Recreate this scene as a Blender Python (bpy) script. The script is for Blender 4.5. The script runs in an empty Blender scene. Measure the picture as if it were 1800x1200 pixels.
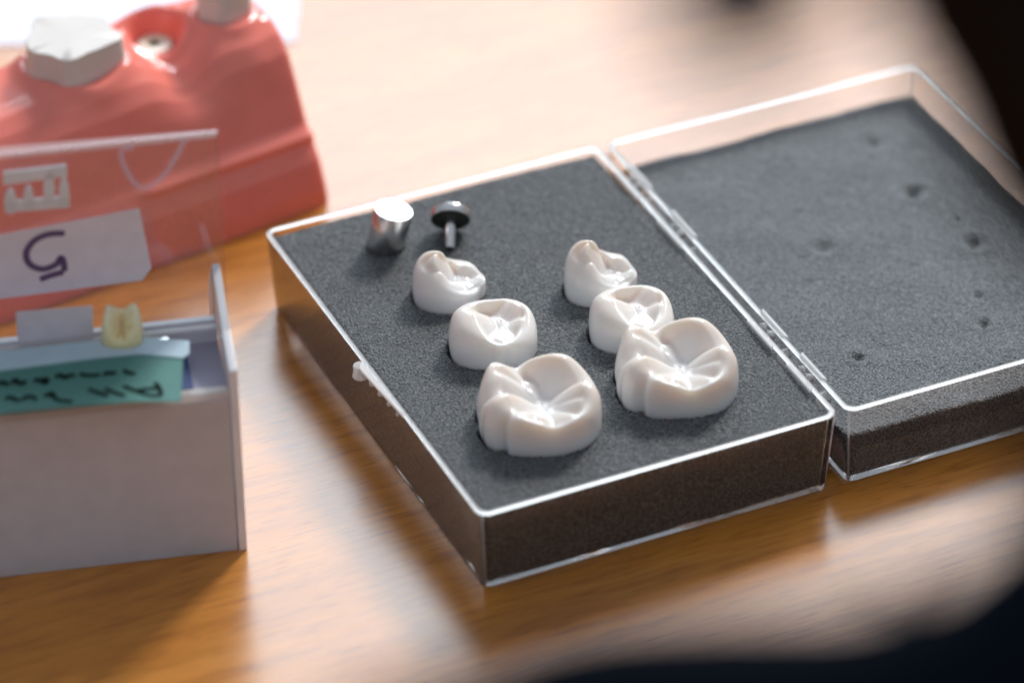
import bpy, math, random
import numpy as np
from mathutils import Vector, Matrix

# ------------------------------------------------------------------ camera, world, lights
S = 0.01                                   # everything below is modelled in centimetres
scene = bpy.context.scene
col = scene.collection
CR = np.array([0.908367318863044, -0.41805072028145374, -0.010119747710421172])
CU = np.array([0.24588294731713434, 0.5143828208657548, 0.8215545568109449])
CF = np.array([0.33824604985158985, 0.7487615834632186, -0.57004008708989])
CP = np.array([-24.200205427858286, -54.99817700272464, 47.05343607045944])
FPX = 7675.3
cd = bpy.data.cameras.new('camera'); cam = bpy.data.objects.new('camera', cd); col.objects.link(cam)
M = Matrix(((CR[0], CU[0], -CF[0], CP[0]*S), (CR[1], CU[1], -CF[1], CP[1]*S), (CR[2], CU[2], -CF[2], CP[2]*S), (0, 0, 0, 1)))
cam.matrix_world = M
cd.sensor_width = 36; cd.lens = FPX/1800*36; cd.clip_start = 0.01; cd.clip_end = 20
cd.dof.use_dof = True; cd.dof.focus_distance = 0.792; cd.dof.aperture_fstop = 8.0
scene.camera = cam

world = bpy.data.worlds.new('World'); scene.world = world; world.use_nodes = True
bg = world.node_tree.nodes['Background']; bg.inputs[0].default_value = (0.80, 0.88, 1.0, 1); bg.inputs[1].default_value = 0.26
_n, _l = world.node_tree.nodes, world.node_tree.links            # dim room: paler overhead than at table height
_tc = _n.new('ShaderNodeTexCoord'); _sp = _n.new('ShaderNodeSeparateXYZ'); _mr = _n.new('ShaderNodeMapRange')
_mr.inputs[1].default_value = 0.0; _mr.inputs[2].default_value = 0.9; _mr.inputs[3].default_value = 0.25; _mr.inputs[4].default_value = 0.52
_l.new(_tc.outputs['Generated'], _sp.inputs[0]); _l.new(_sp.outputs['Z'], _mr.inputs[0]); _l.new(_mr.outputs[0], bg.inputs[1])
scene.view_settings.view_transform = 'Standard'; scene.view_settings.look = 'None'
scene.view_settings.gamma = 1; scene.view_settings.exposure = 0; scene.view_settings.use_curve_mapping = False
scene.render.engine = 'CYCLES'
scene.cycles.max_bounces = 24; scene.cycles.transmission_bounces = 24; scene.cycles.glossy_bounces = 12; scene.cycles.diffuse_bounces = 4; scene.cycles.transparent_max_bounces = 24
scene.cycles.caustics_reflective = False; scene.cycles.caustics_refractive = True; scene.cycles.blur_glossy = 0.5; scene.cycles.sample_clamp_indirect = 6.0

YAW = -0.4243
U2 = np.array([math.cos(YAW), math.sin(YAW), 0.0])      # picture right, on the table
V2 = np.array([-math.sin(YAW), math.cos(YAW), 0.0])     # away from the viewer, on the table
UP = np.array([0, 0, 1.0])
TARGET = np.array([4.0, 5.0, 1.0])

def window(name, az, el, dist, w, h, radiance, colour):
    a, e = math.radians(az), math.radians(el)
    d = (U2*math.sin(a)+V2*math.cos(a))*math.cos(e)+UP*math.sin(e)
    ld = bpy.data.lights.new(name, 'AREA'); ld.shape = 'RECTANGLE'; ld.size = w*S; ld.size_y = h*S
    ld.energy = radiance*math.pi*w*h*S*S; ld.color = colour
    o = bpy.data.objects.new(name, ld); col.objects.link(o)
    o.location = Vector((TARGET+d*dist)*S)
    z = Vector(d); o.rotation_euler = z.to_track_quat('Z', 'Y').to_euler()
    return o
window('window_light', 9, 35, 150, 105, 62, 7.8, (0.76, 0.89, 1.0))
window('bright_window_light', 27, 40, 150, 24, 27, 84.0, (1.0, 0.95, 0.90))

# ------------------------------------------------------------------ helpers
def G(px, py, z=0.0):
    """point on the level z (cm) seen at the photo's pixel (1800 x 1200)"""
    d = CF+CR*(px-900)/FPX+CU*(600-py)/FPX
    return CP+d*((z-CP[2])/d[2])

ORG = {}                                   # world origin of every object made
def mesh(name, verts, faces, mat, parent=None, smooth=True, origin=None):
    o0 = np.array(origin if origin is not None else (0, 0, 0), float)
    me = bpy.data.meshes.new(name)
    me.from_pydata([tuple((np.array(v, float)-o0)*S) for v in verts], [], [tuple(int(i) for i in f) for f in faces])
    me.validate(); me.update()
    if mat: me.materials.append(mat)
    if smooth: me.polygons.foreach_set('use_smooth', [True]*len(me.polygons))
    o = bpy.data.objects.new(name, me); col.objects.link(o)
    if parent is not None:
        o.parent = parent; o.location = Vector(o0*S)-ORG[parent.name]
    else: o.location = Vector(o0*S)
    ORG[o.name] = Vector(o0*S)
    return o

def tag(o, label=None, cat=None, group=None, kind=None):
    if label: o['label'] = label
    if cat: o['category'] = cat
    if group: o['group'] = group
    if kind: o['kind'] = kind
    return o

def empty(name, loc):
    o = bpy.data.objects.new(name, None); col.objects.link(o); o.location = Vector(np.array(loc, float)*S)
    o.empty_display_size = 0.01; ORG[o.name] = o.location.copy()
    return o

def bevel(o, w, seg=2):
    m = o.modifiers.new('bevel', 'BEVEL'); m.width = w*S; m.segments = seg; m.limit_method = 'ANGLE'; m.angle_limit = math.radians(40)
    return o

def prism(name, poly, ax, ay, az, o0, t, mat, parent=None, bev=0.0, smooth=False):
    """polygon (a, b) in plane o0 + a*ax + b*ay, thickness t along az"""
    ax, ay, az, o0 = map(lambda v: np.array(v, float), (ax, ay, az, o0))
    n = len(poly)
    v = [o0+a*ax+b*ay for a, b in poly]+[o0+a*ax+b*ay+az*t for a, b in poly]
    f = [list(range(n))[::-1], list(range(n, 2*n))]+[[i, (i+1) % n, n+(i+1) % n, n+i] for i in range(n)]
    if np.dot(np.cross(ax, ay), az)*t < 0: f = [x[::-1] for x in f]
    o = mesh(name, v, f, mat, parent, smooth)
    if bev: bevel(o, bev)
    return o

def lathe(name, prof, c, axis, mat, parent=None, seg=48):
    """prof: list of (radius, distance along axis)"""
    axis = np.array(axis, float); axis /= np.linalg.norm(axis)
    t = np.array([1, 0, 0.]) if abs(axis[0]) < .8 else np.array([0, 1, 0.])
    a = np.cross(axis, t); a /= np.linalg.norm(a); b = np.cross(axis, a)
    v = []; f = []
    for r, h in prof:
        for i in range(seg):
            th = 2*math.pi*i/seg
            v.append(np.array(c)+axis*h+(a*math.cos(th)+b*math.sin(th))*r)
    for k in range(len(prof)-1):
        for i in range(seg):
            j = (i+1) % seg
            f.append([k*seg+i, k*seg+j, (k+1)*seg+j, (k+1)*seg+i])
    f.append(list(range(seg))[::-1]); f.append([(len(prof)-1)*seg+i for i in range(seg)])
    o = mesh(name, v, f, mat, parent, True)
    m = o.modifiers.new('split', 'EDGE_SPLIT'); m.split_angle = math.radians(38)
    return o

def tube(name, pts, r, mat, parent=None, seg=12, closed=False, flat=1.0):
    pts = [np.array(p, float) for p in pts]; n = len(pts); v = []; f = []
    rr = r if hasattr(r, '__len__') else [r]*n
    for i, p in enumerate(pts):
        q0 = pts[(i-1) % n] if (closed or i > 0) else p
        q1 = pts[(i+1) % n] if (closed or i < n-1) else p
        d = q1-q0; d /= np.linalg.norm(d)
        t = UP if abs(d[2]) < .9 else np.array([1, 0, 0.])
        a = np.cross(d, t); a /= np.linalg.norm(a); b = np.cross(a, d)
        for k in range(seg):
            th = 2*math.pi*k/seg
            v.append(p+(a*math.cos(th)+b*math.sin(th)*flat)*rr[i])
    m = n if closed else n-1
    for i in range(m):
        for k in range(seg):
            j = (k+1) % seg; i2 = (i+1) % n
            f.append([i*seg+k, i*seg+j, i2*seg+j, i2*seg+k])
    if not closed:
        f.append(list(range(seg))[::-1]); f.append([(n-1)*seg+k for k in range(seg)])
    return mesh(name, v, f, mat, parent, True)

def ribbon(name, strokes, width, o0, ax, ay, mat, parent=None, lift=0.004, thick=0.003):
    """pen strokes: lists of 2-D points drawn as thin flat bands just above a plane"""
    ax, ay, o0 = np.array(ax, float), np.array(ay, float), np.array(o0, float)
    nrm = np.cross(ax, ay); nrm /= np.linalg.norm(nrm); v = []; f = []
    for si, st in enumerate(strokes):
        p = np.array(st, float)
        q = []                                            # Catmull-Rom smoothing of the stroke
        for i in range(len(p)-1):
            a, b, c, d = p[max(i-1, 0)], p[i], p[i+1], p[min(i+2, len(p)-1)]
            for t in np.linspace(0, 1, 7)[:-1]:
                q.append(.5*((2*b)+(-a+c)*t+(2*a-5*b+4*c-d)*t*t+(-a+3*b-3*c+d)*t**3))
        q.append(p[-1]); q = np.array(q); n = len(q); base = len(v)
        for i in range(n):
            d = q[min(i+1, n-1)]-q[max(i-1, 0)]; d /= (np.linalg.norm(d)+1e-9); w = np.array([-d[1], d[0]])*width/2
            if i in (0, n-1): w = w*.55
            for s in (1, -1):
                for hgt in (lift+math.copysign(si*.0012, lift), lift+math.copysign(si*.0012, lift)+thick):
                    z = q[i]+w*s; v.append(o0+ax*z[0]+ay*z[1]+nrm*hgt)
        for i in range(n-1):
            k = base+4*i
            f += [[k+1, k+5, k+7, k+3], [k, k+2, k+6, k+4], [k, k+4, k+5, k+1], [k+2, k+3, k+7, k+6]]
    return mesh(name, v, f, mat, parent, False)

# ------------------------------------------------------------------ materials
def new_mat(name):
    m = bpy.data.materials.new(name); m.use_nodes = True
    return m, m.node_tree.nodes, m.node_tree.links, m.node_tree.nodes['Principled BSDF']
def setp(b, **k):
    for a, v in k.items():
        b.inputs[a.replace('_', ' ')].default_value = v
def noise(N, L, vec, scale, detail=3, rough=.5, dist=0.0):
    n = N.new('ShaderNodeTexNoise'); n.inputs['Scale'].default_value = scale; n.inputs['Detail'].default_value = detail
    n.inputs['Roughness'].default_value = rough; n.inputs['Distortion'].default_value = dist
    L.new(vec, n.inputs['Vector']); return n.outputs['Fac']
def mapped(N, L, scale=(1, 1, 1), rot=(0, 0, 0), out='Object'):
    tc = N.new('ShaderNodeTexCoord'); mp = N.new('ShaderNodeMapping')
    mp.inputs['Scale'].default_value = scale; mp.inputs['Rotation'].default_value = rot
    L.new(tc.outputs[out], mp.inputs['Vector']); return mp.outputs['Vector']
def ramp(N, L, fac, stops):
    r = N.new('ShaderNodeValToRGB'); e = r.color_ramp.elements
    while len(e) < len(stops): e.new(.5)
    for i, (p, c) in enumerate(stops): e[i].position = p; e[i].color = (*c, 1)
    L.new(fac, r.inputs['Fac']); return r.outputs['Color']
def mixc(N, L, fac, a, b, mode='MIX'):
    m = N.new('ShaderNodeMix'); m.data_type = 'RGBA'; m.blend_type = mode
    for s, x in ((m.inputs[0], fac), (m.inputs[6], a), (m.inputs[7], b)):
        if isinstance(x, (int, float)): s.default_value = x
        elif isinstance(x, tuple): s.default_value = (*x, 1)
        else: L.new(x, s)
    return m.outputs[2]
def bump(N, L, h, strength, dist, b):
    n = N.new('ShaderNodeBump'); n.inputs['Strength'].default_value = strength; n.inputs['Distance'].default_value = dist
    L.new(h, n.inputs['Height']); L.new(n.outputs['Normal'], b.inputs['Normal']); return n

def m_wood():
    m, N, L, b = new_mat('table_wood')
    vl = mapped(N, L, (11, 75, 1), (0, 0, math.radians(3)))          # broad figure
    vf = mapped(N, L, (110, 1900, 1), (0, 0, math.radians(3)))        # pores
    vm = mapped(N, L, (34, 430, 1), (0, 0, math.radians(3)))
    big = noise(N, L, vl, 1.0, 4, .55, .6); fine = noise(N, L, vf, 1.0, 3, .6, .2); mid = noise(N, L, vm, 1.0, 4, .6, .4)
    c = ramp(N, L, big, [(.30, (.48, .172, .020)), (.52, (.57, .215, .030)), (.72, (.65, .265, .046))])
    c2 = ramp(N, L, mid, [(.34, (.70, .64, .58)), (.52, (1, 1, 1)), (.75, (1.08, 1.06, 1.03))])
    c = mixc(N, L, .75, c, c2, 'MULTIPLY')
    c3 = ramp(N, L, fine, [(.32, (.40, .32, .26)), (.46, (1, 1, 1))])
    c = mixc(N, L, .65, c, c3, 'MULTIPLY')
    L.new(c, b.inputs['Base Color'])
    r = N.new('ShaderNodeMapRange'); r.inputs[3].default_value = .235; r.inputs[4].default_value = .29
    L.new(mid, r.inputs[0]); L.new(r.outputs[0], b.inputs['Roughness'])
    setp(b, IOR=1.6, Specular_IOR_Level=.62)
    bump(N, L, fine, .05, .0003, b)
    return m

def m_foam(name, tone=1.0, sheen=.38):
    m, N, L, b = new_mat(name)
    v = mapped(N, L)
    vo = N.new('ShaderNodeTexVoronoi'); vo.inputs['Scale'].default_value = 2800; L.new(v, vo.inputs['Vector'])
    n1 = noise(N, L, v, 2300, 2, .6); n2 = noise(N, L, v, 90, 3, .5)
    c = ramp(N, L, n1, [(.45, (.006*tone, .007*tone, .0065*tone)), (.5, (.026*tone, .028*tone, .028*tone)), (.57, (.14*tone, .14*tone, .145*tone))])
    c = mixc(N, L, .5, c, ramp(N, L, n2, [(.3, (.75, .75, .75)), (.7, (1.2, 1.2, 1.2))]), 'MULTIPLY')
    L.new(c, b.inputs['Base Color'])
    setp(b, Roughness=.55, Specular_IOR_Level=.5, Sheen_Weight=sheen, Sheen_Roughness=.5)
    b.inputs['Sheen Tint'].default_value = (.88, .96, 1, 1)
    mul = N.new('ShaderNodeMath'); mul.operation = 'ADD'; L.new(vo.outputs['Distance'], mul.inputs[0]); L.new(n1, mul.inputs[1])
    bump(N, L, mul.outputs[0], 1.0, .00035, b)
    return m

def m_tooth(name='tooth_ceramic', a=(.84, .84, .84), t=(.80, .69, .60), z0=.15, z1=1.0):
    m, N, L, b = new_mat(name)
    tc = N.new('ShaderNodeTexCoord'); sp = N.new('ShaderNodeSeparateXYZ'); L.new(tc.outputs['Object'], sp.inputs[0])
    mr = N.new('ShaderNodeMapRange'); mr.inputs[1].default_value = z0*S; mr.inputs[2].default_value = z1*S
    L.new(sp.outputs['Z'], mr.inputs[0])
    n = noise(N, L, tc.outputs['Object'], 160, 2)
    mm = N.new('ShaderNodeMath'); mm.operation = 'MULTIPLY_ADD'; L.new(n, mm.inputs[0]); mm.inputs[1].default_value = .5; mm.inputs[2].default_value = -.25
    ad = N.new('ShaderNodeMath'); ad.use_clamp = True; L.new(mr.outputs[0], ad.inputs[0]); L.new(mm.outputs[0], ad.inputs[1])
    L.new(mixc(N, L, ad.outputs[0], a, t), b.inputs['Base Color'])
    setp(b, Roughness=.15, IOR=1.52, Subsurface_Weight=.55, Subsurface_Scale=.0042)
    b.inputs['Subsurface Radius'].default_value = (1.0, .72, .5)
    return m

def m_plain(name, c, rough=.5, spec=.5, metal=0, **k):
    m, N, L, b = new_mat(name)
    v = mapped(N, L); n = noise(N, L, v, 120, 3)
    c0 = tuple(x*.93 for x in c); c1 = tuple(min(x*1.05, 1) for x in c)
    L.new(ramp(N, L, n, [(.3, c0), (.7, c1)]), b.inputs['Base Color'])
    setp(b, Roughness=rough, Specular_IOR_Level=spec, Metallic=metal, **k)
    return m

def m_clear(name, tint=(.97, .97, .97), ior=1.49, rough=.03, haze=0.03, hazec=(.7, .65, .62), streak=0.0):
    """thin clear plastic: see-through, mirror-like at a slant, faintly hazy and scuffed"""
    m, N, L, b = new_mat(name)
    tr = N.new('ShaderNodeBsdfTransparent'); tr.inputs[0].default_value = (*tint, 1)
    gl = N.new('ShaderNodeBsdfGlossy'); gl.inputs['Roughness'].default_value = rough
    df = N.new('ShaderNodeBsdfDiffuse'); df.inputs[0].default_value = (*hazec, 1)
    fr = N.new('ShaderNodeFresnel'); fr.inputs[0].default_value = ior
    v = mapped(N, L); n = noise(N, L, v, 700, 4, .7)
    r = N.new('ShaderNodeMapRange'); r.inputs[1].default_value = .35; r.inputs[2].default_value = .8
    r.inputs[3].default_value = haze*.5; r.inputs[4].default_value = haze*1.8+streak; L.new(n, r.inputs[0])
    m1 = N.new('ShaderNodeMixShader'); L.new(r.outputs[0], m1.inputs[0]); L.new(tr.outputs[0], m1.inputs[1]); L.new(df.outputs[0], m1.inputs[2])
    m2 = N.new('ShaderNodeMixShader'); L.new(fr.outputs[0], m2.inputs[0]); L.new(m1.outputs[0], m2.inputs[1]); L.new(gl.outputs[0], m2.inputs[2])
    L.new(m2.outputs[0], N['Material Output'].inputs['Surface'])
    return m

def m_glass(name, r0=0.0, r1=.05):
    m, N, L, b = new_mat(name)
    v = mapped(N, L); n = noise(N, L, v, 500, 4, .7)
    r = N.new('ShaderNodeMapRange'); r.inputs[3].default_value = r0; r.inputs[4].default_value = r1; L.new(n, r.inputs[0])
    L.new(r.outputs[0], b.inputs['Roughness'])
    setp(b, IOR=1.42, Transmission_Weight=1.0, Specular_IOR_Level=.5); b.inputs['Base Color'].default_value = (.99, .985, .98, 1)
    return m

def m_frost(name, c=(.93, .90, .88), through=.25, rough=.3):
    """moulded edge of clear plastic, where light is scattered out"""
    m, N, L, b = new_mat(name)
    tr = N.new('ShaderNodeBsdfTransparent'); tl = N.new('ShaderNodeBsdfTranslucent'); tl.inputs[0].default_value = (*c, 1)
    v = mapped(N, L); n = noise(N, L, v, 300, 3, .6)
    L.new(ramp(N, L, n, [(.3, tuple(x*.9 for x in c)), (.7, c)]), b.inputs['Base Color'])
    setp(b, Roughness=rough, Specular_IOR_Level=.6)
    m1 = N.new('ShaderNodeMixShader'); m1.inputs[0].default_value = .45; L.new(b.outputs[0], m1.inputs[1]); L.new(tl.outputs[0], m1.inputs[2])
    m2 = N.new('ShaderNodeMixShader'); m2.inputs[0].default_value = through; L.new(m1.outputs[0], m2.inputs[1]); L.new(tr.outputs[0], m2.inputs[2])
    L.new(m2.outputs[0], N['Material Output'].inputs['Surface'])
    return m

def m_sheet(name, c, through=.55, rough=.6):
    m, N, L, b = new_mat(name)
    tl = N.new('ShaderNodeBsdfTranslucent'); tl.inputs[0].default_value = (*c, 1)
    v = mapped(N, L); n = noise(N, L, v, 250, 3, .6)
    L.new(ramp(N, L, n, [(.3, tuple(x*.9 for x in c)), (.7, c)]), b.inputs['Base Color'])
    setp(b, Roughness=rough, Specular_IOR_Level=.4)
    m1 = N.new('ShaderNodeMixShader'); m1.inputs[0].default_value = through; L.new(b.outputs[0], m1.inputs[1]); L.new(tl.outputs[0], m1.inputs[2])
    L.new(m1.outputs[0], N['Material Output'].inputs['Surface'])
    return m
WOOD = m_wood(); FOAM = m_foam('charcoal_foam', .92, .30); FOAM2 = m_foam('charcoal_foam_open', 1.3, .65)
TOOTH = m_tooth(); YTOOTH = m_tooth('ivory_tooth', (.95, .74, .38), (.97, .86, .58), .1, .6)
CLEAR = m_clear('clear_polystyrene', haze=.012); GLASS = m_glass('solid_polystyrene'); RIM = m_frost('polystyrene_edge'); RIMG = m_glass('polystyrene_rim', .32, .5); EDGE = m_frost('polystyrene_corner', (.88, .86, .86), .5, .2)
FAINT = m_frost('faint_edge', (.9, .85, .9), .72, .3)
STEEL = m_plain('brushed_steel', (.72, .70, .69), .24, .5, 1)
STEEL_TOP = m_plain('turned_steel', (.80, .80, .80), .42, .5, 1)
GUM = m_plain('gum_resin', (.92, .245, .19), .15, .5, 0, Subsurface_Weight=.25, Subsurface_Scale=.003)
GREY = m_plain('grey_abutment_resin', (.70, .64, .59), .45, .4)
IVORY = m_plain('white_collar_plastic', (.82, .80, .66), .3, .5)
DARK = m_plain('dark_hole', (.03, .035, .03), .6, .2)
WHITE = m_sheet('white_acrylic', (.82, .84, .90), .38, .2)
PAPER = m_plain('white_paper', (.82, .84, .92), .7, .3)
TAPE = m_sheet('lavender_white_tape', (.97, .93, 1.0), .2)
TEAL = m_sheet('teal_paper', (.12, .33, .29), .3, .5)
TEAL_LIT = m_sheet('lit_teal_paper', (.66, .82, .90), .3)  # light caught by the fold, painted as a paler copy of the teal
INK = m_plain('black_marker_ink', (.008, .012, .009), .8, .05)
PINK_INK = m_plain('grey_violet_ink', (.16, .10, .22), .6, .2)
NAVY = m_plain('navy_card', (.06, .10, .25), .6, .3)
LAV = m_plain('lavender_card', (.40, .38, .48), .6, .3)
BLACK = m_plain('black_cloth', (.016, .009, .006), .95, .05)
SMEARC = m_plain('dark_brown_smear', (.02, .012, .009), .9, .1)
NAVYC = m_plain('dark_navy_cloth', (.004, .007, .012), .95, .05)

# ------------------------------------------------------------------ setting
t = mesh('table_top', [(-150, -60, 0), (120, -60, 0), (120, 120, 0), (-150, 120, 0)], [[0, 1, 2, 3]], WOOD, None, False)
tag(t, kind='structure')

# ------------------------------------------------------------------ the clear hinged case
W, D, H, DR = 7.0, 9.947, 1.72, 0.097
EX, LW = 7.177, 6.947
def rrect(x0, y0, x1, y1, r, seg=7):
    pts = []
    for cx, cy, a0 in ((x1-r, y0+r, -90), (x1-r, y1-r, 0), (x0+r, y1-r, 90), (x0+r, y0+r, 180)):
        for i in range(seg+1):
            a = math.radians(a0+90*i/seg); pts.append((cx+r*math.cos(a), cy+r*math.sin(a)))
    return pts
def loft(name, rings, mat, parent, cap0=False, cap1=False):
    n = len(rings[0]); v = [p for r in rings for p in r]; f = []
    for k in range(len(rings)-1):
        for i in range(n):
            j = (i+1) % n; f.append([k*n+i, k*n+j, (k+1)*n+j, (k+1)*n+i])
    if cap0: f.append(list(range(n))[::-1])
    if cap1: f.append([(len(rings)-1)*n+i for i in range(n)])
    o = mesh(name, v, f, mat, parent, True)
    m = o.modifiers.new('split', 'EDGE_SPLIT'); m.split_angle = math.radians(50)
    return o
def ring(x0, x1, inset, z, r=.22):
    return [(x, y, z) for x, y in rrect(x0+inset, inset, x1-inset, D-inset, max(r-inset*.5, .06))]
case = empty('clear_case', (EX-.09, D/2, 0))
tag(case, 'clear hinged plastic case lying wide open on the wood table, lined with dark foam', 'case')
TH, RH = .085, .045
def half(x0, x1, nm):
    wl = loft(nm, [ring(x0, x1, DR+.05, .005), ring(x0, x1, DR+.015, .03), ring(x0, x1, DR, .08),
                   ring(x0, x1, 0, H-RH), ring(x0, x1, TH, H-RH), ring(x0, x1, TH+DR, .11)], GLASS, case, True, True)
    loft('rim', [ring(x0, x1, TH, H-RH+.002), ring(x0, x1, 0, H-RH+.002), ring(x0, x1, -.004, H-.015), ring(x0, x1, .02, H),
                 ring(x0, x1, TH-.02, H), ring(x0, x1, TH+.003, H-.015), ring(x0, x1, TH, H-RH+.002)], RIMG, wl)
    if 0: loft('base_edge', [ring(x0, x1, DR+.09, .004), ring(x0, x1, DR+.035, .008), ring(x0, x1, DR+.004, .035), ring(x0, x1, DR-.006, .06),
                       ring(x0, x1, DR+.02, .062), ring(x0, x1, DR+.09, .02)], RIM, wl)
    for cx, cy, sx, sy in ((x0, 0, 1, 1), (x1, 0, -1, 1), (x0, D, 1, -1), (x1, D, -1, -1)):
        k = .062
        tube('corner_glint', [(cx+sx*(k+DR), cy+sy*(k+DR), .06), (cx+sx*k, cy+sy*k, H-.05)], .022, EDGE, wl)  # refraction highlight down each corner, painted as a thin pale strip
    return wl
tray = half(0, W, 'tray'); lid = half(EX, EX+LW, 'lid')

# thicker rim lengths and the moulded hinge balls between the halves
def xseg(x, y0, y1, w, nm='hinge_lug'):
    prism(nm, [(0, 0), (w, .05), (w, y1-y0-.05), (0, y1-y0)], (1, 0, 0), (0, 1, 0), (0, 0, 1), (x, y0, H-.045), .05, RIM, case, .008)
for px0, py0, px1, py1 in ((1342, 545, 1380, 590), (1408, 622, 1447, 665), (1178, 372, 1215, 415), (1108, 290, 1140, 330)):
    a, b_ = G(px0, py0, H), G(px1, py1, H); ya, yb = b_[1], a[1]
    xseg(EX+TH+.05, ya-.05, yb+.05, -.07); xseg(W-TH-.05, ya-.25, yb-.15, .07)
    ym = (ya+yb)/2
    hb = lathe('hinge_barrel', [(.005, -.28), (.055, -.27), (.07, -.2), (.07, -.09), (.045, -.07), (.045, -.03), (.068, -.01), (.068, .12), (.05, .16), (.05, .24), (.005, .26)],
               ((W+EX)/2, ym-.03, H-.10), (0, 1, 0), CLEAR, case, 20)
    for yy, rr in ((ym-.22, .085), (ym+.06, .08)):
        lathe('hinge_ball', [(rr*math.sin(a), -rr*math.cos(a)) for a in np.linspace(.05, math.pi-.05, 12)], ((W+EX)/2, yy, H-.075), (0, 0, 1), EDGE, hb, 18)
    prism('hinge_web', [(0, 0), (.02, 0), (.02, .9), (0, .9)], (0, 1, 0), (0, 0, 1), (1, 0, 0), (W+.01, ya-.32, H-.95), EX-W-.02, EDGE, case)
# latch on the left wall
la = G(640, 640, H)[1]; lb = G(703, 733, H)[1]
prism('latch_tab', [(0, la+.12), (-.11, la), (-.14, la-.12), (-.02, lb), (0, lb)], (1, 0, 0), (0, 1, 0), (0, 0, 1), (0, 0, H-.048), .05, RIM, case, .008)
lk = lathe('latch_knob', [(.05, 0), (.135, .01), (.15, .05), (.13, .1), (.12, .2), (.135, .24), (.12, .27), (.03, .275)], (-.09, la+.02, H-.28), (0, 0, 1), EDGE, case, 28)
for i in range(4):
    q = (i+1)/4.6; yy = la-.14+(lb-la+.14)*q; r = .065-.009*i
    lathe('latch_bead', [(r*math.sin(a), -r*math.cos(a)) for a in np.linspace(.05, math.pi-.05, 10)], (-.085+.05*q, yy, H-.085), (0, 0, 1), EDGE, lk, 16)

# ------------------------------------------------------------------ teeth
def interp_rim(pts, pit, n):
    p = np.array(pts, float); a = np.arctan2(p[:, 1]-pit[1], p[:, 0]-pit[0]); o = np.argsort(a); p = p[o]; a = a[o]
    r = np.hypot(p[:, 0]-pit[0], p[:, 1]-pit[1]); k = len(a)
    A = np.concatenate([a-2*math.pi, a, a+2*math.pi])
    def pc(vals, th):
        Vv = np.concatenate([vals]*3); h = np.diff(A); dl = np.diff(Vv)/h
        m = np.zeros(len(Vv)); m[1:-1] = (dl[:-1]*h[1:]+dl[1:]*h[:-1])/(h[1:]+h[:-1])
        i = np.clip(np.searchsorted(A, th)-1, 0, len(A)-2); x = (th-A[i])/h[i]
        return Vv[i]*(1+2*x)*(1-x)**2+h[i]*m[i]*x*(1-x)**2+Vv[i+1]*x*x*(3-2*x)+h[i]*m[i+1]*x*x*(x-1)
    th = -math.pi+2*math.pi*np.arange(n)/n
    return th, pc(r, th), pc(p[:, 2], th), pc(p[:, 3], th)

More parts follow.
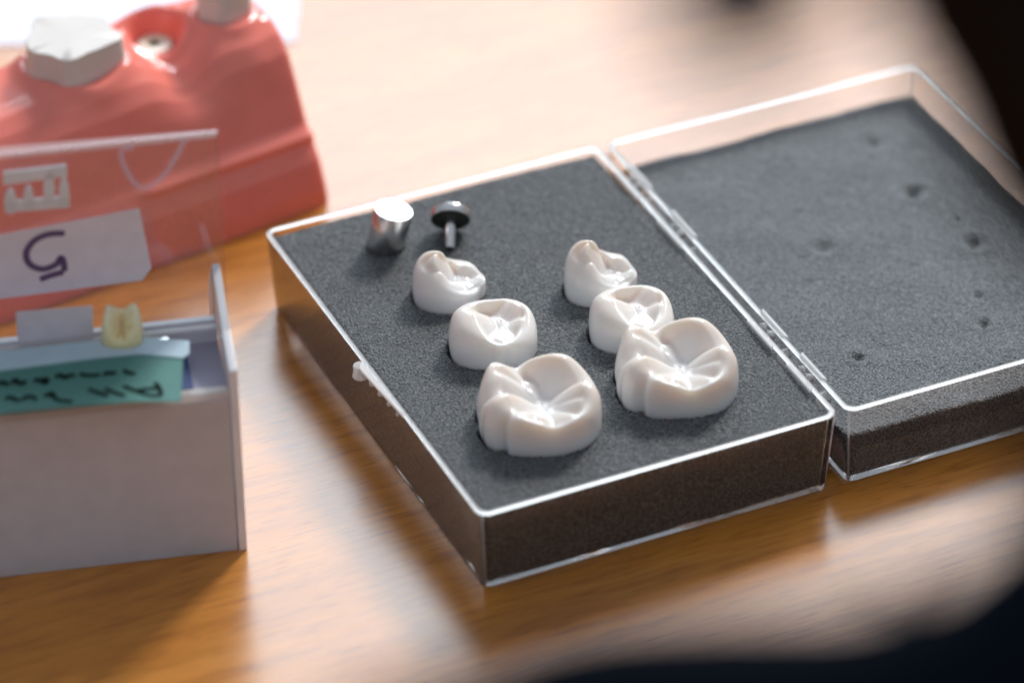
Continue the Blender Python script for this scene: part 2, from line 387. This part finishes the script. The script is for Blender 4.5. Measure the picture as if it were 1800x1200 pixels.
def tooth(name, rim, pit, zpit, base, c, scale, label, mat, group=None, zs=1.0, seed=1, wrinkle=.03, rot=0.0, fl=(), ground=None, rim_soft=.3, nexp=2.5, deep=.35, lobes=None):
    """rim: (u, v, height, fullness); base: (cu, cv, au, av)"""
    n = 200; NI, NO, NW = 34, 16, 6
    th, R, Z, A = interp_rim(rim, pit, n)
    rng = np.random.RandomState(seed); ph = rng.rand(4)*6.28
    co, si = np.cos(th), np.sin(th)
    bx = np.zeros(n)
    for i in range(n):                                   # outline of the base seen from the pit
        lo, hi = 0.0, 4.0
        for _ in range(30):
            md = (lo+hi)/2; x = abs((pit[0]+co[i]*md-base[0])/base[2]); y = abs((pit[1]+si[i]*md-base[1])/base[3])
            if x**nexp+y**nexp < 1: lo = md
            else: hi = md
        bx[i] = lo
    for (fa, fd, fw) in fl:                              # vertical grooves running down the wall
        dd = np.angle(np.exp(1j*(th-fa))); bx -= fd*np.exp(-(dd/fw)**2); R = R-.45*fd*np.exp(-(dd/fw)**2)
    def surf(x, y):                                      # cusps as ridges running to the pit, meeting in grooves
        q = [np.full_like(x, zpit-.03)]
        for tx, ty, tz, ex, ey, ez, cc in lobes:
            dx, dy = ex-tx, ey-ty; L2 = dx*dx+dy*dy
            t_ = ((x-tx)*dx+(y-ty)*dy)/L2; tc_ = np.clip(t_, -.3, 1.1)
            d_ = np.hypot(x-tx-dx*tc_, y-ty-dy*tc_); tt = np.clip(t_, 0, 1)
            q.append(tz+(ez-tz)*tt**1.25-cc*d_**1.6-np.clip(-t_, 0, 1)*.25)
        q = np.array(q); kk = 34.0
        return np.log(np.exp(kk*q).sum(0))/kk
    rows = []
    for k in range(NI+1):
        s = .04+.96*k/NI
        z = zpit+(Z-zpit)*s**A
        w = np.sin(math.pi*min(s, 1))**1.0
        if lobes:
            e = min(max((s-.80)/.20, 0), 1); e = e*e*(3-2*e)
            z = surf(pit[0]+co*R*s, pit[1]+si*R*s)*(1-e)+Z*e
        z = z+wrinkle*w*(np.cos(9*th+ph[0]+1.5*s)+.7*np.cos(15*th+ph[1]-2*s)+.4*np.cos(23*th+ph[2]))*.45
        rows.append(np.stack([pit[0]+co*R*s, pit[1]+si*R*s, z], 1))
    rb = np.maximum(bx, R*1.02)
    for k in range(1, NO+1):
        f = k/NO*math.pi/2
        rr = R+(rb-R)*np.sin(f)**.85; zz = .22+(Z-.22)*np.cos(f)**.9
        rows.append(np.stack([pit[0]+co*rr, pit[1]+si*rr, zz], 1))
    for k in range(1, NW+1):
        q = k/NW; rows.append(np.stack([base[0]+(pit[0]+co*rb-base[0])*(1-.10*q*q), base[1]+(pit[1]+si*rb-base[1])*(1-.10*q*q), np.full(n, .22-(.22+deep)*q)], 1))
    g = np.array(rows)
    for k in range(NI):                                  # a calm floor to the pit
        w = min(1, (k+1)/NI/.12); w = w*w*(3-2*w); g[k, :, 2] = g[k, :, 2].mean()*(1-w)+g[k, :, 2]*w
    for it in range(3):                                  # soften the crest and the fine folds
        h = g.copy()
        av = (g[:-2]+g[2:])/2
        av2 = (np.roll(g, 1, 1)+np.roll(g, -1, 1))/2
        h[1:-1] = g[1:-1]*.45+av*.3+av2[1:-1]*.25
        w = np.zeros(len(g)); w[NI-2:NI+8] = 1; w[1:NI-2] = rim_soft if it < 2 else 0; w[1:int(NI*.4)] = .8
        g = g*(1-w[:, None, None])+h*w[:, None, None]
    ca, sa = math.cos(rot), math.sin(rot)
    fl_ = g.reshape(-1, 3)*scale
    x = fl_[:, 0]*ca-fl_[:, 1]*sa; y = fl_[:, 0]*sa+fl_[:, 1]*ca; z = fl_[:, 2]*zs
    c = np.array(c, float)
    v = c+np.outer(x, U2)+np.outer(y, V2)+np.outer(z, UP)
    v = list(v); f = []; m = len(g)
    for k in range(m-1):
        for i in range(n):
            j = (i+1) % n; f.append([k*n+i, (k+1)*n+i, (k+1)*n+j, k*n+j])
    pc = c+U2*((pit[0]*ca-pit[1]*sa)*scale)+V2*((pit[0]*sa+pit[1]*ca)*scale)+UP*(zpit*scale*zs)
    v.append(pc); f += [[len(v)-1, i, (i+1) % n] for i in range(n)]
    f.append([(m-1)*n+i for i in range(n)][::-1])
    o = mesh(name, v, f, mat, None, True, origin=c)
    tag(o, label, 'tooth model', group)
    outline = (c+np.outer((pit[0]+co*rb)*scale*ca-(pit[1]+si*rb)*scale*sa, U2)+np.outer((pit[0]+co*rb)*scale*sa+(pit[1]+si*rb)*scale*ca, V2))[:, :2]
    holes.append((c[:2], outline))
    return o
holes = []
FZ = H-.10                                              # level of the foam under the teeth
MOLAR = [(.93, -.06, .96, .62), (.92, .22, .70, 1.25), (.46, .80, 1.03, .62), (-.08, .90, .88, .8), (-.43, .84, .71, 1.3), (-.90, .70, .94, .6), (-.88, .25, .87, .75),
         (-.80, -.06, .72, 1.25), (-.72, -.42, .95, .6), (-.54, -.80, .79, 1.15), (-.38, -1.0, .83, .7), (.0, -1.08, .74, .85), (.29, -1.10, .66, 1.3), (.70, -.98, .75, .8), (.92, -.55, .80, .8)]
ML = [(-.82, .66, .97, -.32, .52, .60, 1.2), (-.78, .34, .90, -.22, .30, .52, 1.7), (.42, .80, 1.03, .10, .28, .34, .64), (.90, -.04, .97, .20, .04, .42, 1.1),
      (.82, -.40, .82, .34, -.22, .48, 1.8), (-.66, -.38, .95, -.04, -.06, .42, 1.3), (-.36, -.88, .84, .02, -.36, .45, 1.6), (.02, -.80, .70, .16, -.36, .44, 2.0), (.62, -.84, .76, .26, -.30, .42, 1.5)]
PRE = [(-.54, .12, .82, .8), (-.40, .34, .76, .9), (.0, .50, .74, .75), (.33, .56, .72, .8), (.62, .36, .69, 1.2), (.64, 0, .62, .8), (.52, -.32, .57, 1.0), (.06, -.76, .57, 1.0), (-.21, -.44, .69, .8), (-.42, -.14, .79, .75)]
PL = [(-.40, -.02, .81, .00, .16, .54, .75), (.38, .48, .74, .18, .18, .52, .8), (.60, -.02, .66, .30, .02, .50, 1.2), (.08, -.60, .60, .22, -.14, .50, 1.1)]
CL = [(-.30, .05, .97, .08, .00, .42, .9), (-.04, -.40, .54, .24, -.24, .38, 1.5), (.30, .18, .60, .26, .02, .40, 1.4), (.58, .02, .40, .38, -.10, .36, 1.6)]
MFL = ((-3.02, .17, .10), (-2.24, .15, .075), (-2.72, .04, .10), (.22, .08, .10), (2.1, .08, .12))
tooth('large_molar', MOLAR, (.06, .02), .36, (0, 0, 1.24, 1.16), G(948, 741, FZ), .90, 'largest white molar model nearest the front corner of the case', TOOTH, 'white tooth models on the foam', fl=MFL, seed=3, lobes=ML, wrinkle=.013)
tooth('large_molar', MOLAR, (.06, .02), .36, (0, 0, 1.24, 1.16), G(1189, 676, FZ), .90, 'large white molar model nearest the hinge, touching a smaller tooth behind it', TOOTH, 'white tooth models on the foam', fl=MFL, seed=3, lobes=ML, wrinkle=.013, rot=-.03)
tooth('premolar', PRE, (.16, .10), .47, (0, 0, .87, .76), G(867, 609, FZ), .93, 'squat white tooth model between the largest molar and the small one', TOOTH, 'white tooth models on the foam', seed=5, lobes=PL, wrinkle=.004)
tooth('premolar', PRE, (.16, .10), .47, (0, 0, .87, .76), G(1110, 585, FZ), .90, 'middle white tooth model of the touching row beside the hinge', TOOTH, 'white tooth models on the foam', seed=5, lobes=PL, wrinkle=.004, rot=.05, zs=1.05)
CAN = [(-.30, .05, .96, .7), (-.55, -.05, .80, .8), (-.05, .22, .70, .9), (.14, .18, .58, 1.1), (.32, .2, .56, .8), (.68, .04, .34, .9), (.50, -.24, .30, .9), (.02, -.50, .48, 1.0), (-.16, -.30, .70, .9)]
tooth('small_premolar', CAN, (.22, -.08), .38, (-.08, 0, .69, .66), G(793, 517, FZ), .93, 'small pointed white tooth model in front of the metal pin', TOOTH, 'white tooth models on the foam', seed=7, lobes=CL, wrinkle=.004, nexp=2.2)
tooth('small_premolar', CAN, (.22, -.08), .38, (-.08, 0, .69, .66), G(1059, 508, FZ), .93, 'tall pointed white tooth model, farthest of the touching row near the hinge', TOOTH, 'white tooth models on the foam', seed=7, lobes=CL, wrinkle=.004, nexp=2.2, zs=1.12, rot=-.08)

# ------------------------------------------------------------------ foam pads
def fnoise(X, Y, seed, scale, amp):
    rng = np.random.RandomState(seed); z = np.zeros_like(X)
    for _ in range(14):
        k = rng.randn(2)*scale; z += np.sin(X*k[0]+Y*k[1]+rng.rand()*6.28)
    return z*amp/5
def pad(name, x0, x1, ztop, mat, dents, cutouts, label, wob):
    g = .036; xa, xb, ya, yb = x0+.115, x1-.115, .115, D-.115
    nx, ny = int((xb-xa)/g)+1, int((yb-ya)/g)+1
    X, Y = np.meshgrid(np.linspace(xa, xb, nx), np.linspace(ya, yb, ny), indexing='ij')
    Z = ztop+fnoise(X, Y, 4, 1.6, wob)+fnoise(X, Y, 9, 9, .006)
    Z += np.random.RandomState(2).randn(*X.shape)*.007
    e = np.minimum(np.minimum(X-xa, xb-X), np.minimum(Y-ya, yb-Y)); Z -= .05*np.clip(1-e/.08, 0, 1)**2
    for dx, dy, r, dep in dents:
        d = np.hypot(X-dx, Y-dy); Z -= dep*np.exp(-(d/r)**2); Z += dep*.22*np.exp(-((d-r*2.0)/(r*.9))**2)
    for c, ol in cutouts:
        cc = c+np.array([-.04, 0.0]); ang = np.arctan2(Y-cc[1], X-cc[0]); rad = np.hypot(X-cc[0], Y-cc[1])
        oa = np.arctan2(ol[:, 1]-c[1], ol[:, 0]-c[0]); orr = np.hypot(ol[:, 0]-c[0], ol[:, 1]-c[1]); s = np.argsort(oa)
        R = np.interp(ang, oa[s], orr[s], period=2*math.pi)
        Z = np.where(rad < R*.985, ztop-.28, Z)
    v = np.stack([X, Y, Z], -1).reshape(-1, 3).tolist(); f = []
    I = lambda i, j: i*ny+j
    for i in range(nx-1):
        for j in range(ny-1): f.append([I(i, j), I(i+1, j), I(i+1, j+1), I(i, j+1)])
    edge = [(i, 0) for i in range(nx)]+[(nx-1, j) for j in range(1, ny)]+[(i, ny-1) for i in range(nx-2, -1, -1)]+[(0, j) for j in range(ny-2, 0, -1)]
    b0 = len(v); m = len(edge)
    for i, j in edge:
        x, y = X[i, j], Y[i, j]; x += .085*(1 if i == 0 else -1 if i == nx-1 else 0); y += .085*(1 if j == 0 else -1 if j == ny-1 else 0)
        v.append([x, y, .13])
    for k in range(m):
        a, b_ = edge[k], edge[(k+1) % m]; f.append([I(*a), b0+k, b0+(k+1) % m, I(*b_)])
    f.append([b0+k for k in range(m)][::-1])
    o = mesh(name, v, f, mat, None, True); mo = o.modifiers.new('split', 'EDGE_SPLIT'); mo.split_angle = math.radians(60)
    tag(o, label, 'foam pad'); return o
pad('foam_pad', 0, W, FZ, FOAM, [], holes, 'dark grey foam block filling the tray, with white tooth models pressed into it', .02)
LZ = H-.62
dents = []
for px, py, r, dep in ((1605, 338, .15, .20), (1447, 436, .14, .13), (1712, 424, .14, .17), (1536, 252, .17, .13), (1510, 630, .10, .13), (1730, 568, .09, .12), (1720, 520, .08, .08), (1405, 372, .07, .05), (1545, 610, .2, .06), (1683, 385, .07, .06)):
    q = G(px, py, LZ); dents.append((q[0], q[1], r*1.15, dep*.85))
pad('foam_pad', EX, EX+LW, LZ, FOAM2, dents, [], 'thinner grey foam block lying in the open lid, empty and dotted with small dents', .035)

# ------------------------------------------------------------------ metal bits on the foam
b0 = G(678, 432, FZ); top = b0+UP*.80+U2*.17
ax = (top-b0)/np.linalg.norm(top-b0); ln = np.linalg.norm(top-b0)
cyl = empty('metal_cylinder', b0); tag(cyl, 'short shiny steel cylinder standing on the foam near the far left corner', 'metal part')
lathe('barrel', [(.345, -.04), (.365, -.01), (.365, ln-.012), (.360, ln-.004)], b0, ax, STEEL, cyl, 64)
lathe('end_face', [(.3595, ln-.0035), (.358, ln+.001)], b0, ax, STEEL_TOP, cyl, 64)
tip = G(791, 437, FZ+.08); cen = G(792, 383, FZ+.38)
ax = (tip-cen)/np.linalg.norm(tip-cen); ln = np.linalg.norm(tip-cen)
pin = empty('metal_pin', G(793, 410, FZ)); tag(pin, 'small steel pin with a round head lying on the foam beside the cylinder', 'metal part')
lathe('head', [(.30, -.15), (.37, -.12), (.385, -.08), (.385, .03), (.37, .05)], cen, ax, STEEL, pin, 56)
lathe('head_face', [(.355, .0505), (.36, .056)], cen, ax, DARK, pin, 48)
lathe('shaft', [(.10, .057), (.095, ln-.03), (.08, ln)], cen, ax, STEEL, pin, 32)

# ------------------------------------------------------------------ gum model at the back left
J0 = G(583, 357, 0); J1 = G(60, 548, 0); JL = (J1-J0)/np.linalg.norm(J1-J0); JB = np.array([JL[1], -JL[0], 0.0])
if JB@V2 < 0: JB = -JB
jaw = empty('jaw_model', J0+JL*4+JB*2); tag(jaw, 'red gum model with grey tooth stumps behind the white box', 'dental model')
def gum():
    prof = [(0, 0), (.06, .35), (.28, .9), (.50, 1.22), (.60, 1.36), (.68, 1.42), (.74, 1.52), (.90, 1.9), (1.12, 2.4), (1.34, 2.85), (1.62, 3.17), (1.95, 3.36), (2.3, 3.40), (2.8, 3.40), (3.3, 3.38), (3.6, 3.33), (3.9, 3.1), (4.2, 2.5), (4.4, 1.6), (4.5, 0)]
    px_, pz_ = np.array(prof).T; ss = np.concatenate([[0], np.cumsum(np.hypot(np.diff(px_), np.diff(pz_)))]); sg = np.linspace(0, ss[-1], 190)
    P = np.interp(sg, ss, px_); Zp = np.interp(sg, ss, pz_)
    nl = 210; Ls = np.concatenate([[0, .03, .07, .13], np.linspace(.2, 12, nl-4)]); v = []; f = []
    for l in Ls:
        e = 1-max(0, 1-l/.22)**2*.03
        crest = -.10*max(0, l-3)/1.0*.8
        for d, z in zip(P, Zp):
            k = min(1, max(0, (z-2.0)/1.3)); kk = k*k*(3-2*k)
            back = 1/(1+math.exp(-(d-3.45)/.08))
            dip = (.50*math.exp(-((l-2.25)/.62)**2))*(1-back)
            zz = z+(crest-dip)*kk; dd = d
            r1 = math.hypot((l-4.03)/1.02, (d-2.84)/1.08); r2 = math.hypot((l-.80)/.62, (d-2.6)/.62); r0 = math.hypot(l-2.08, d-3.0)
            zz += kk*(.14*math.exp(-((r1-1)/.16)**2)+.10*math.exp(-((r2-1)/.22)**2)+.12*math.exp(-((r0-.62)/.14)**2))
            if z > 2: zz -= .38*math.exp(-(r0/.47)**6)
            dd -= kk*(.16*math.exp(-((l-4.0)/.8)**2)+.12*math.exp(-((l-.8)/.5)**2))
            if .5 < z < 1.7: dd -= .12*math.exp(-((z-1.36)/.09)**2)*(1 if l < 3.6 else math.exp(-((l-3.6)/.3)**2))
            v.append(J0+JL*(l+(1-e)*1.2)+JB*(2.2+(dd-2.2)*e)+UP*zz*e)
    n = len(P)
    for i in range(len(Ls)-1):
        for j in range(n-1): f.append([i*n+j, i*n+j+1, (i+1)*n+j+1, (i+1)*n+j])
        f.append([i*n+n-1, i*n, (i+1)*n, (i+1)*n+n-1])
    f.append(list(range(n))[::-1]); f.append([(len(Ls)-1)*n+j for j in range(n)])
    o = mesh('gum', v, f, GUM, jaw, True); m = o.modifiers.new('split', 'EDGE_SPLIT'); m.split_angle = math.radians(55)
    return o
gum()
def stump(cpx, z0, ru, rv, hgt, lobes, seed, lab=None):
    c = G(*cpx, z0); n = 96; v = []; f = []; rows = []
    for q, zz in ((1.06, -.5), (1.05, 0), (1.03, .1), (.99, hgt*.5), (.965, hgt-.03), (.96, hgt-.012), (.945, hgt), (.4, hgt), (.02, hgt)):
        for i in range(n):
            th = 2*math.pi*i/n; r = q*(1+lobes*(.75*math.cos(5*th+.9)+.55*math.cos(3*th-.4)+.35*math.cos(8*th)))
            rows.append(c+U2*ru*r*math.cos(th)+V2*rv*r*math.sin(th)+UP*zz)
    for k in range(8):
        for i in range(n): f.append([k*n+i, k*n+(i+1) % n, (k+1)*n+(i+1) % n, (k+1)*n+i])
    f.append([8*n+i for i in range(n)]); f.append(list(range(n))[::-1])
    o = mesh('tooth_stump', rows, f, GREY, jaw, True); m = o.modifiers.new('split', 'EDGE_SPLIT'); m.split_angle = math.radians(40)
    return o
stump((128, 120), 3.18, .92, .88, .74, .10, 1)
stump((392, 18), 3.42, .52, .5, .6, .05, 2)
cc = G(272, 80, 2.84)
col_ = lathe('implant_collar', [(.36, -.3), (.37, 0), (.34, .05), (.16, .06), (.12, -.1), (.01, -.12)], cc, (0, 0, 1), IVORY, jaw, 40)
lathe('screw_hole', [(.085, .05), (.08, .066)], cc+UP*0, (0, 0, 1), DARK, col_, 24)

# ------------------------------------------------------------------ white acrylic box, front left
Q0 = G(435, 966, 0); Q1 = G(0, 1016, 0); QL = (Q1-Q0)/np.linalg.norm(Q1-Q0); QB = np.array([-QL[1], QL[0], 0.0])
if QB@V2 < 0: QB = -QB
def K(l, b, z): return Q0+QL*l+QB*b+UP*z
box = empty('acrylic_box', K(3, 2, 0)); tag(box, 'white acrylic box with raised clear lid and teal note at the left edge', 'box')
BH = 3.62
prism('front_panel', [(.17, 0), (9, 0), (9, 3.30), (.17, 3.30)], QL, UP, QB, K(0, .02, 0), .2, WHITE, box, .02)
ep = prism('end_panel', [(0, 0), (0, 3.88), (.95, 4.08), (2.25, 4.62), (3.3, 3.6), (3.3, 0)], QB, UP, QL, K(0, 0, 0), .14, m_sheet('white_acrylic_end', (.93, .93, .96), .25, .2), box, .015)
prism('back_panel', [(.17, 0), (9, 0), (9, 3.85), (.17, 3.85)], QL, UP, QB, K(0, 1.65, 0), .16, WHITE, box, .02)
prism('inner_floor', [(.17, 0), (9, 0), (9, 1.42), (.17, 1.42)], QL, QB, UP, K(0, .225, 3.3), .1, LAV, box)
prism('blue_card', [(.75, 0), (1.6, 0), (1.6, 1.3), (.75, 1.3)], QL, QB, UP, K(0, .26, 3.41), .02, NAVY, box)
prism('ledge', [(.17, 0), (9, 0), (9, .14), (.17, .14)], QL, UP, QB, K(0, .02, 3.305), .2, RIM, box, .02)
prism('lid_plate', [(1.05, 0), (9, 0), (9, 1.35), (1.05, 1.35)], QL, QB, UP, K(0, .1, 3.72), .08, m_clear('clear_lid', haze=.05), box)
prism('lid_edge', [(.1, 0), (9, 0), (9, .12), (.1, .12)], QL, QB, UP, K(0, 1.42, 3.805), .05, EDGE, box, .01)
# raised clear lid leaning behind the box, with a white tape label on it
PB = 2.3
panel = prism('raised_lid', [(-.1, 0), (9, 0), (9, 4.27), (-.1, 4.27)], QL, UP, QB, K(0, PB, 3.0), .08, m_clear('raised_lid_plastic', haze=.05, hazec=(.55, .45, .60)), box)
def Pp(px, py):                                          # coordinates on the raised lid's front face
    d = CF+CR*(px-900)/FPX+CU*(600-py)/FPX; o = K(0, PB, 0)
    s = ((o-CP)@QB)/(d@QB); q = CP+d*s-o
    return (q@QL, q[2])
def on_panel(name, quad, mat, off, th=.01, parent=panel):
    return prism(name, [Pp(*q) for q in quad], QL, UP, -QB, K(0, PB-off, 0), th, mat, parent)
on_panel('lid_edge', [(-40, 262), (-40, 281), (378, 240), (382, 227)], FAINT, .002, .05)
REFLECT = m_frost('reflection_band', (.85, .75, .9), .72, .4)  # curved reflection in the lid, painted on as a pale band
ribbon('painted_reflection', [[Pp(x, y) for x, y in ((328, 240), (316, 262), (296, 298), (268, 325), (245, 328), (222, 300), (213, 266), (236, 258))]], .10, K(0, PB-.003, 0), QL, UP, REFLECT, panel, lift=-.008, thick=.003)
tp = on_panel('tape_label', [(-40, 420), (-40, 530), (250, 492), (266, 470), (245, 366)], TAPE, .003)
five = [[Pp(x, y) for x, y in ((114, 409), (85, 411), (60, 422), (46, 443), (52, 463), (74, 472), (98, 464), (107, 452), (112, 462), (113, 476))], [Pp(x, y) for x, y in ((112, 477), (92, 482), (70, 490))]]
ribbon('handwritten_digit', five, .115, K(0, PB-.013, 0), QL, UP, PINK_INK, tp, lift=-.008, thick=.003)
GLARE = m_sheet('painted_glare', (.95, .97, 1.0), .3, .25)  # window glare on the lid, painted as white bars and ovals
on_panel('clip', [(5, 300), (6, 322), (118, 306), (116, 287)], GLARE, .02, .05)  # upper bar of the painted window glare
for x, y, w_, h_ in ((18, 352, 11, 22), (50, 346, 9, 22), (86, 328, 10, 30), (112, 336, 9, 28)):
    on_panel('glare_spot', [(x+w_*math.cos(a), y-h_*math.sin(a)) for a in np.linspace(0, 2*math.pi, 15)[:-1]][::-1], GLARE, .02, .05)
on_panel('clip', [(8, 352), (8, 371), (122, 362), (122, 342)], GLARE, .015, .04)  # lower bar of the painted window glare
# white paper tab and teal note
def Pk(px, py, b):
    d = CF+CR*(px-900)/FPX+CU*(600-py)/FPX; o = K(0, b, 0); s = ((o-CP)@QB)/(d@QB); q = CP+d*s-o
    return (q@QL, q[2])
prism('paper_tab', [Pk(x, y, 1.6) for x, y in ((28, 549), (34, 640), (166, 632), (163, 538))], QL, UP, QB, K(0, 1.6, 0), .02, TAPE, box)
def Ph(px, py, z):
    q = G(px, py, z)-K(0, 0, 0); return (q@QL, q@QB)
NZ = 3.86
note = prism('teal_note', [Ph(x, y, NZ) for x, y in ((-30, 655), (165, 630), (245, 622), (322, 629), (318, 706), (230, 707), (120, 716), (-30, 731))], QL, QB, UP, K(0, 0, NZ), .015, TEAL, box)
prism('folded_edge', [Ph(x, y, NZ+.02) for x, y in ((-30, 622), (-30, 656), (165, 631), (245, 623), (322, 630), (333, 622), (333, 600), (250, 594), (165, 600))], QL, QB, UP, K(0, 0, NZ+.018), .02, TEAL_LIT, note)
def st(pts): return [Ph(x, y, NZ+.02) for x, y in pts]
strokes = [st(s) for s in (
    [(216, 678), (240, 687), (262, 694), (282, 694), (279, 680), (272, 672)], [(240, 686), (262, 683), (277, 683)],     # A
    [(184, 683), (202, 690), (220, 696)], [(155, 684), (172, 690), (190, 696)],                                     # ll
    [(76, 695), (92, 696), (102, 703), (128, 706)], [(84, 691), (98, 692)],                                        # I
    [(40, 703), (48, 697), (58, 698), (64, 703)], [(10, 702), (18, 698), (28, 703), (36, 703)],                    # n
    [(218, 650), (224, 655), (238, 657)], [(182, 660), (190, 655), (196, 657), (204, 654)], [(140, 657), (152, 660), (166, 660), (176, 659)],
    [(98, 664), (106, 659), (114, 665), (122, 660), (132, 661)], [(60, 672), (68, 667), (78, 674), (84, 669), (76, 665)], [(20, 675), (28, 668), (36, 676), (46, 670)], [(-5, 677), (5, 672), (14, 678)])]
ribbon('handwriting', strokes, .08, K(0, 0, NZ+.018), QL, QB, INK, note, lift=-.004, thick=-.003)
# ivory tooth standing on the closed lid
YM = [(-.44, .30, 1.05, .7), (-.42, .0, .92, .8), (-.48, -.32, .80, .8), (-.34, -.50, .52, .9), (0, -.56, .36, 1.1), (.34, -.50, .50, .9), (.46, -.12, .86, .7), (.42, .32, 1.10, .7), (.04, .38, .86, 1.2), (-.2, .40, .92, 1.0)]
hold = holes; holes = []
yt = tooth('ivory_tooth', YM, (.0, -.05), .42, (0, 0, .74, .72), K(1.84, 1.35, 3.80), .49, 'small ivory yellow tooth standing on the lid of the white box', YTOOTH, seed=11, wrinkle=.14, zs=1.3, deep=.0)

# ------------------------------------------------------------------ background and foreground
sheet = prism('paper_sheet', [(0, 0), (9, 0), (9, 14), (0, 14)], -U2, V2, UP, G(520, 75, 0), .03, PAPER)
tag(sheet, 'sheet of white paper on the table behind the red gum model', 'paper')

def lump(name, pts, radii, mat, label, cat, seed):
    n = len(pts); q = []; rr = []
    for i in range(n-1):
        a, b, c, d = [np.array(pts[k], float) for k in (max(i-1, 0), i, i+1, min(i+2, n-1))]
        for t_ in np.linspace(0, 1, 9)[:-1]:
            q.append(.5*((2*b)+(-a+c)*t_+(2*a-5*b+4*c-d)*t_*t_+(-a+3*b-3*c+d)*t_**3)); rr.append(radii[i]*(1-t_)+radii[i+1]*t_)
    q.append(np.array(pts[-1], float)); rr.append(radii[-1])
    o = tube(name, q, rr, mat, None, 32)
    rng = np.random.RandomState(seed)
    for v in o.data.vertices:
        c = v.co/S; v.co += v.normal*S*.24*(math.sin(c[0]*1.3+seed)+math.sin(c[1]*1.7+c[2]*1.1))*.5
    tag(o, label, cat); return o
def near(px, py, dist):
    d = CF+CR*(px-900)/FPX+CU*(600-py)/FPX
    return CP+d*dist
DD = 36.0
lump('black_sleeve', [near(600, 1420, DD), near(960, 1310, DD), near(1300, 1280, DD), near(1640, 1250, DD), near(1910, 1060, DD), near(2035, 760, DD)], [.9, 1.0, 1.1, 1.25, 1.1, 1.2], NAVYC,
     'blurred black sleeve close to the lens along the bottom right edge', 'sleeve', 1)
lump('black_jacket', [near(1920, -420, DD), near(1890, -100, DD), near(1920, 60, DD), near(2030, 180, DD), near(2310, 310, DD)], [1.6, 1.6, 1.5, 1.5, 1.5], BLACK,
     'blurred black jacket filling the top right corner close to the lens', 'jacket', 2)
lump('dark_smear', [near(1345, -420, 30), near(1332, -230, 30), near(1318, -110, 30), near(1308, 10, 30), near(1302, 120, 30)], [.75, .72, .66, .55, .2], SMEARC,
     'thin dark blurred smear reaching in from the top edge close to the lens', 'smear', 3)  # dark blurred shape of unknown origin, built as a tapered tube
